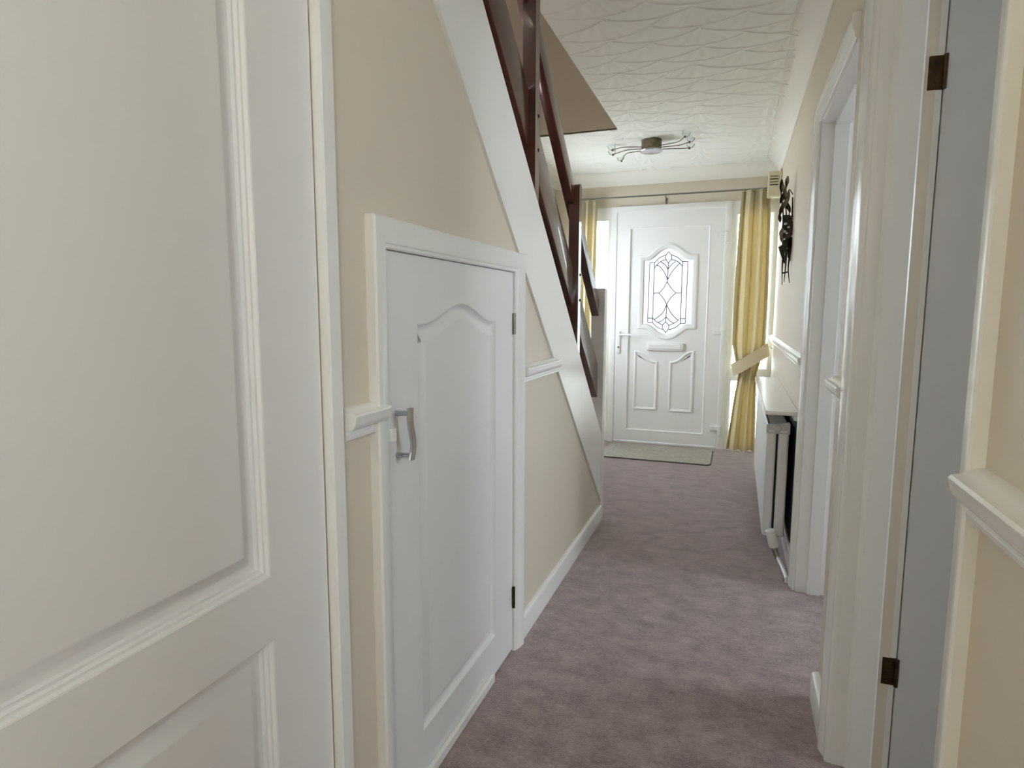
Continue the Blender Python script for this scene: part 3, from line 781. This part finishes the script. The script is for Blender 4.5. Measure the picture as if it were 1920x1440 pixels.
curtain('curtain', 'pale gold curtain hanging straight beside the foot of the stairs', [(2.218, -1.43, -1.225, 0.9), (1.9, -1.425, -1.232, 1.0), (1.2, -1.43, -1.245, 1.0), (0.02, -1.43, -1.24, 1.1)], 3.0, 0.028, YF - 0.098, 19, 0.008, 1.0)

# ------------------------------------------------------------------ ceiling light
cl = thing('ceiling_light', 'round chrome ceiling light with six curved thin arms near the front door', 'ceiling light')
LX, LY = -0.634, 4.66
bm = B(); lathe(bm, [(0, 0), (0.070, 0), (0.072, -0.004), (0.072, -0.074), (0.068, -0.076), (0, -0.076)], (LX, LY, ZC + 0.002), seg=40); fin('canopy', bm, M['antique'], cl)
bm = B(); lathe(bm, [(0, 0), (0.080, 0), (0.083, -0.003), (0.083, -0.007), (0.080, -0.010), (0, -0.012)], (LX, LY, ZC - 0.074), seg=40); fin('disc', bm, M['chrome'], cl, label='flat chrome disc under the canopy')
ends = [((-0.905, 4.60, 2.392), -1), ((-0.925, 4.72, 2.388), -1), ((-0.885, 4.86, 2.372), -1), ((-0.385, 4.47, 2.405), 1), ((-0.365, 4.60, 2.400), 1), ((-0.375, 4.73, 2.392), 1)]
for k, (e, s) in enumerate(ends):
    i = k % 3
    b0 = (LX + s * 0.06, LY + (i - 1) * 0.035, ZC - 0.055 - 0.004 * i)
    off = (i - 1) * 0.055
    p1 = (LX + s * 0.13, LY + off, b0[2] + 0.002); p2 = (LX + s * 0.20, LY + off * 1.5 - s * 0.012, b0[2] + 0.001)
    b = B(); tube(b, smooth_path([b0, p1, p2, e], 7), 0.0032, 8); a = fin('arm', b, M['antique'], cl)
    b = B(); lathe(b, [(0, 0.006), (0.006, 0.006), (0.008, 0.0), (0.008, -0.008), (0, -0.010)], e, seg=12); fin('lamp_holder', b, M['antique'], a)
    b = B(); lathe(b, [(0.009, 0.002), (0.018, 0.004), (0.025, 0.014), (0.029, 0.034), (0.028, 0.034), (0.024, 0.014), (0.017, 0.006), (0.009, 0.004)], e, Vector((s * 0.3, 0, 1)).normalized(), 20); fin('glass_shade', b, M['shade'], a)

# ------------------------------------------------------------------ doormat, chime box, wall sculpture
dm = thing('doormat', 'grey beige doormat with rounded corners on carpet inside the front door', 'doormat')
def rrect(x0, x1, y0, y1, r):
    o = []
    for cx, cy, a0 in ((x1 - r, y0 + r, -90), (x1 - r, y1 - r, 0), (x0 + r, y1 - r, 90), (x0 + r, y0 + r, 180)):
        o += [(cx + r * math.cos(R(a0 + k * 15)), cy + r * math.sin(R(a0 + k * 15))) for k in range(7)]
    return o
bm = B(); prism(bm, rrect(-1.06, -0.148, 5.02, 5.60, 0.05), lambda u, v, d: (u, v, d), 0.0005, 0.005); fin('backing', bm, M['matedge'], dm)
bm = B(); prism(bm, rrect(-1.054, -0.154, 5.026, 5.594, 0.046), lambda u, v, d: (u, v, d), 0.005, 0.011); fin('pile', bm, M['mat'], dm)

ch = thing('door_chime', 'small cream slotted chime box high on the right wall beside the curtain', 'door chime')
bm = B(); box(bm, 0.186, XR, 5.44, 5.53, 2.135, 2.335, 0.010, 3); fin('case', bm, M['plastic'], ch)
for k in range(4):
    boxo('vent_slot', M['dark'] if k % 2 == 0 else M['antique'], ch, 0.200, 0.262, 5.4385, 5.4415, 2.225 + 0.022 * k, 2.233 + 0.022 * k, bev=0.0)

ws = thing('wall_sculpture', 'dark metal sculpture of leafy stems and angular figures on the right wall', 'sculpture')
def plate(name, pts, y0, th, m=None, lean=0.0, **kw):
    """bent sheet-metal piece: outline in (y-spread, z) set off the wall at x"""
    b = B(); n = len(pts)
    A = [b.verts.new((x, y0 + dy, z)) for x, dy, z in pts]; Bv = [b.verts.new((x + 0.002, y0 + dy + th, z)) for x, dy, z in pts]
    b.faces.new(A); b.faces.new(Bv)
    for i in range(n):
        j = (i + 1) % n; b.faces.new((A[i], A[j], Bv[j], Bv[i]))
    return fin(name, b, M[m or 'bronze'], ws, 20, **kw)
Y0 = 4.1
def stem_(pts, r=0.004):
    b = B(); tube(b, smooth_path(pts, 5), r, 6); return fin('stem', b, M['bronze'], ws)
def leaf_(c, lx, lz, dy=0.0, m='antique', tilt=0.0):
    pts = []
    for k in range(14):
        a = 2 * math.pi * k / 14
        u = math.cos(a); v = math.sin(a) * (1 - 0.35 * abs(math.cos(a)))
        pts.append((c[0] + lx * v * math.cos(tilt) + lz * u * math.sin(tilt), dy + 0.35 * lx * v, c[1] + lz * u * math.cos(tilt)))
    return plate('leaf', pts, Y0 + c[2], 0.006, m)
stem_([(0.246, Y0, 1.64), (0.250, Y0, 1.80), (0.240, Y0 + 0.02, 1.90), (0.246, Y0 + 0.03, 2.00)])
stem_([(0.262, Y0 + 0.02, 1.66), (0.268, Y0 + 0.03, 1.82), (0.252, Y0 + 0.03, 1.90), (0.262, Y0 + 0.05, 1.955), (0.284, Y0 + 0.05, 1.925)], 0.003)
stem_([(0.236, Y0 - 0.05, 1.66), (0.228, Y0 - 0.05, 1.82), (0.216, Y0 - 0.04, 1.90), (0.214, Y0 - 0.04, 1.97)])
stem_([(0.216, Y0 - 0.06, 1.80), (0.222, Y0 - 0.06, 1.88), (0.230, Y0 - 0.06, 1.94)], 0.003)
for c, lx, lz, m, t in [((0.246, 2.000, 0.03), 0.012, 0.034, 'antique', 0.1), ((0.214, 1.965, -0.03), 0.012, 0.040, 'bronze', 0.0), ((0.230, 1.935, -0.05), 0.014, 0.040, 'antique', -0.25),
                        ((0.254, 1.905, 0.03), 0.013, 0.042, 'antique', 0.15), ((0.222, 1.895, -0.05), 0.014, 0.036, 'bronze', 0.3), ((0.236, 1.860, 0.0), 0.017, 0.040, 'antique', 0.4),
                        ((0.216, 1.820, -0.06), 0.010, 0.030, 'bronze', 0.1), ((0.212, 1.775, -0.06), 0.010, 0.026, 'bronze', -0.1), ((0.262, 1.850, 0.04), 0.014, 0.034, 'bronze', -0.3),
                        ((0.278, 1.775, 0.05), 0.016, 0.026, 'antique', 0.5), ((0.224, 1.690, -0.07), 0.012, 0.026, 'antique', 0.2), ((0.226, 1.655, -0.07), 0.011, 0.024, 'antique', -0.2)]:
    leaf_((c[0], c[1], c[2]), lx, lz, 0.0, m, t)
plate('upright_bar', [(0.279, 0, 1.79), (0.287, 0, 1.79), (0.284, 0.02, 1.905), (0.278, 0.02, 1.905)], Y0, 0.01)
plate('body_plate', [(0.236, 0.0, 1.80), (0.272, 0.0, 1.80), (0.289, 0.0, 1.755), (0.289, 0.0, 1.69), (0.270, -0.01, 1.62), (0.248, -0.01, 1.56), (0.236, -0.01, 1.62), (0.229, 0, 1.72)], Y0, 0.02)
plate('body_plate', [(0.262, 0.0, 1.655), (0.300, 0.04, 1.675), (0.288, 0.03, 1.60), (0.280, 0.02, 1.545), (0.268, 0, 1.545)], Y0 - 0.03, 0.015)
plate('wing_plate', [(0.211, -0.02, 1.605), (0.238, 0.0, 1.622), (0.252, 0.0, 1.55), (0.256, 0.0, 1.50), (0.241, 0.0, 1.525)], Y0 - 0.05, 0.012, label='trapezoid metal wing')
for c in [(0.250, 1.745, 0.009), (0.266, 1.725, 0.008), (0.246, 1.700, 0.010), (0.258, 1.690, 0.007), (0.249, 1.655, 0.007)]:
    b = B(); lathe(b, [(0, -c[2])] + [(c[2] * math.sin(R(a)), -c[2] * math.cos(R(a))) for a in range(20, 180, 20)] + [(0, c[2])], (c[0], Y0 - 0.018, c[1]), seg=12); fin('stud', b, M['chrome'], ws)
for a, bq in [([(0.244, Y0, 1.535), (0.244, Y0, 1.47), (0.248, Y0, 1.385)], 0.0035), ([(0.262, Y0 + 0.01, 1.55), (0.262, Y0 + 0.01, 1.48), (0.258, Y0 + 0.01, 1.40)], 0.0035), ([(0.279, Y0 - 0.02, 1.56), (0.276, Y0 - 0.02, 1.48), (0.286, Y0 - 0.02, 1.395)], 0.0035)]:
    b = B(); tube(b, smooth_path(a, 5), [bq * (1.6 - 1.1 * k / 10) for k in range(11)], 8); fin('leg', b, M['bronze'], ws)
plate('thigh_plate', [(0.254, 0, 1.60), (0.268, 0, 1.60), (0.266, 0.01, 1.505), (0.258, 0.01, 1.505)], Y0, 0.012)
plate('thigh_plate', [(0.272, 0, 1.60), (0.287, 0, 1.60), (0.285, 0, 1.53), (0.279, 0, 1.515), (0.273, 0, 1.53)], Y0 - 0.02, 0.012)
b = B(); tube(b, [(0.244, Y0, 1.455), (0.279, Y0 - 0.015, 1.462)], 0.005, 8); fin('crossbar', b, M['bronze'], ws)
b = B(); tube(b, [(0.284, Y0, 1.735), (0.291, Y0, 1.735)], 0.008, 8); fin('wall_mount', b, M['bronze'], ws)
b = B(); tube(b, [(0.268, Y0 + 0.01, 1.79), (0.291, Y0 + 0.01, 1.79)], 0.004, 8); fin('wall_mount', b, M['bronze'], ws)

# ------------------------------------------------------------------ outside
bm = B(); box(bm, -14, 14, YF + 0.12, 34, -0.30, -0.10)
fin('outside_ground', bm, M['pave'], kind='structure')
bm = B(); box(bm, -6, 12, -16, -1.75, -0.3, -0.10); fin('outside_patio', bm, M['pave'], kind='structure')
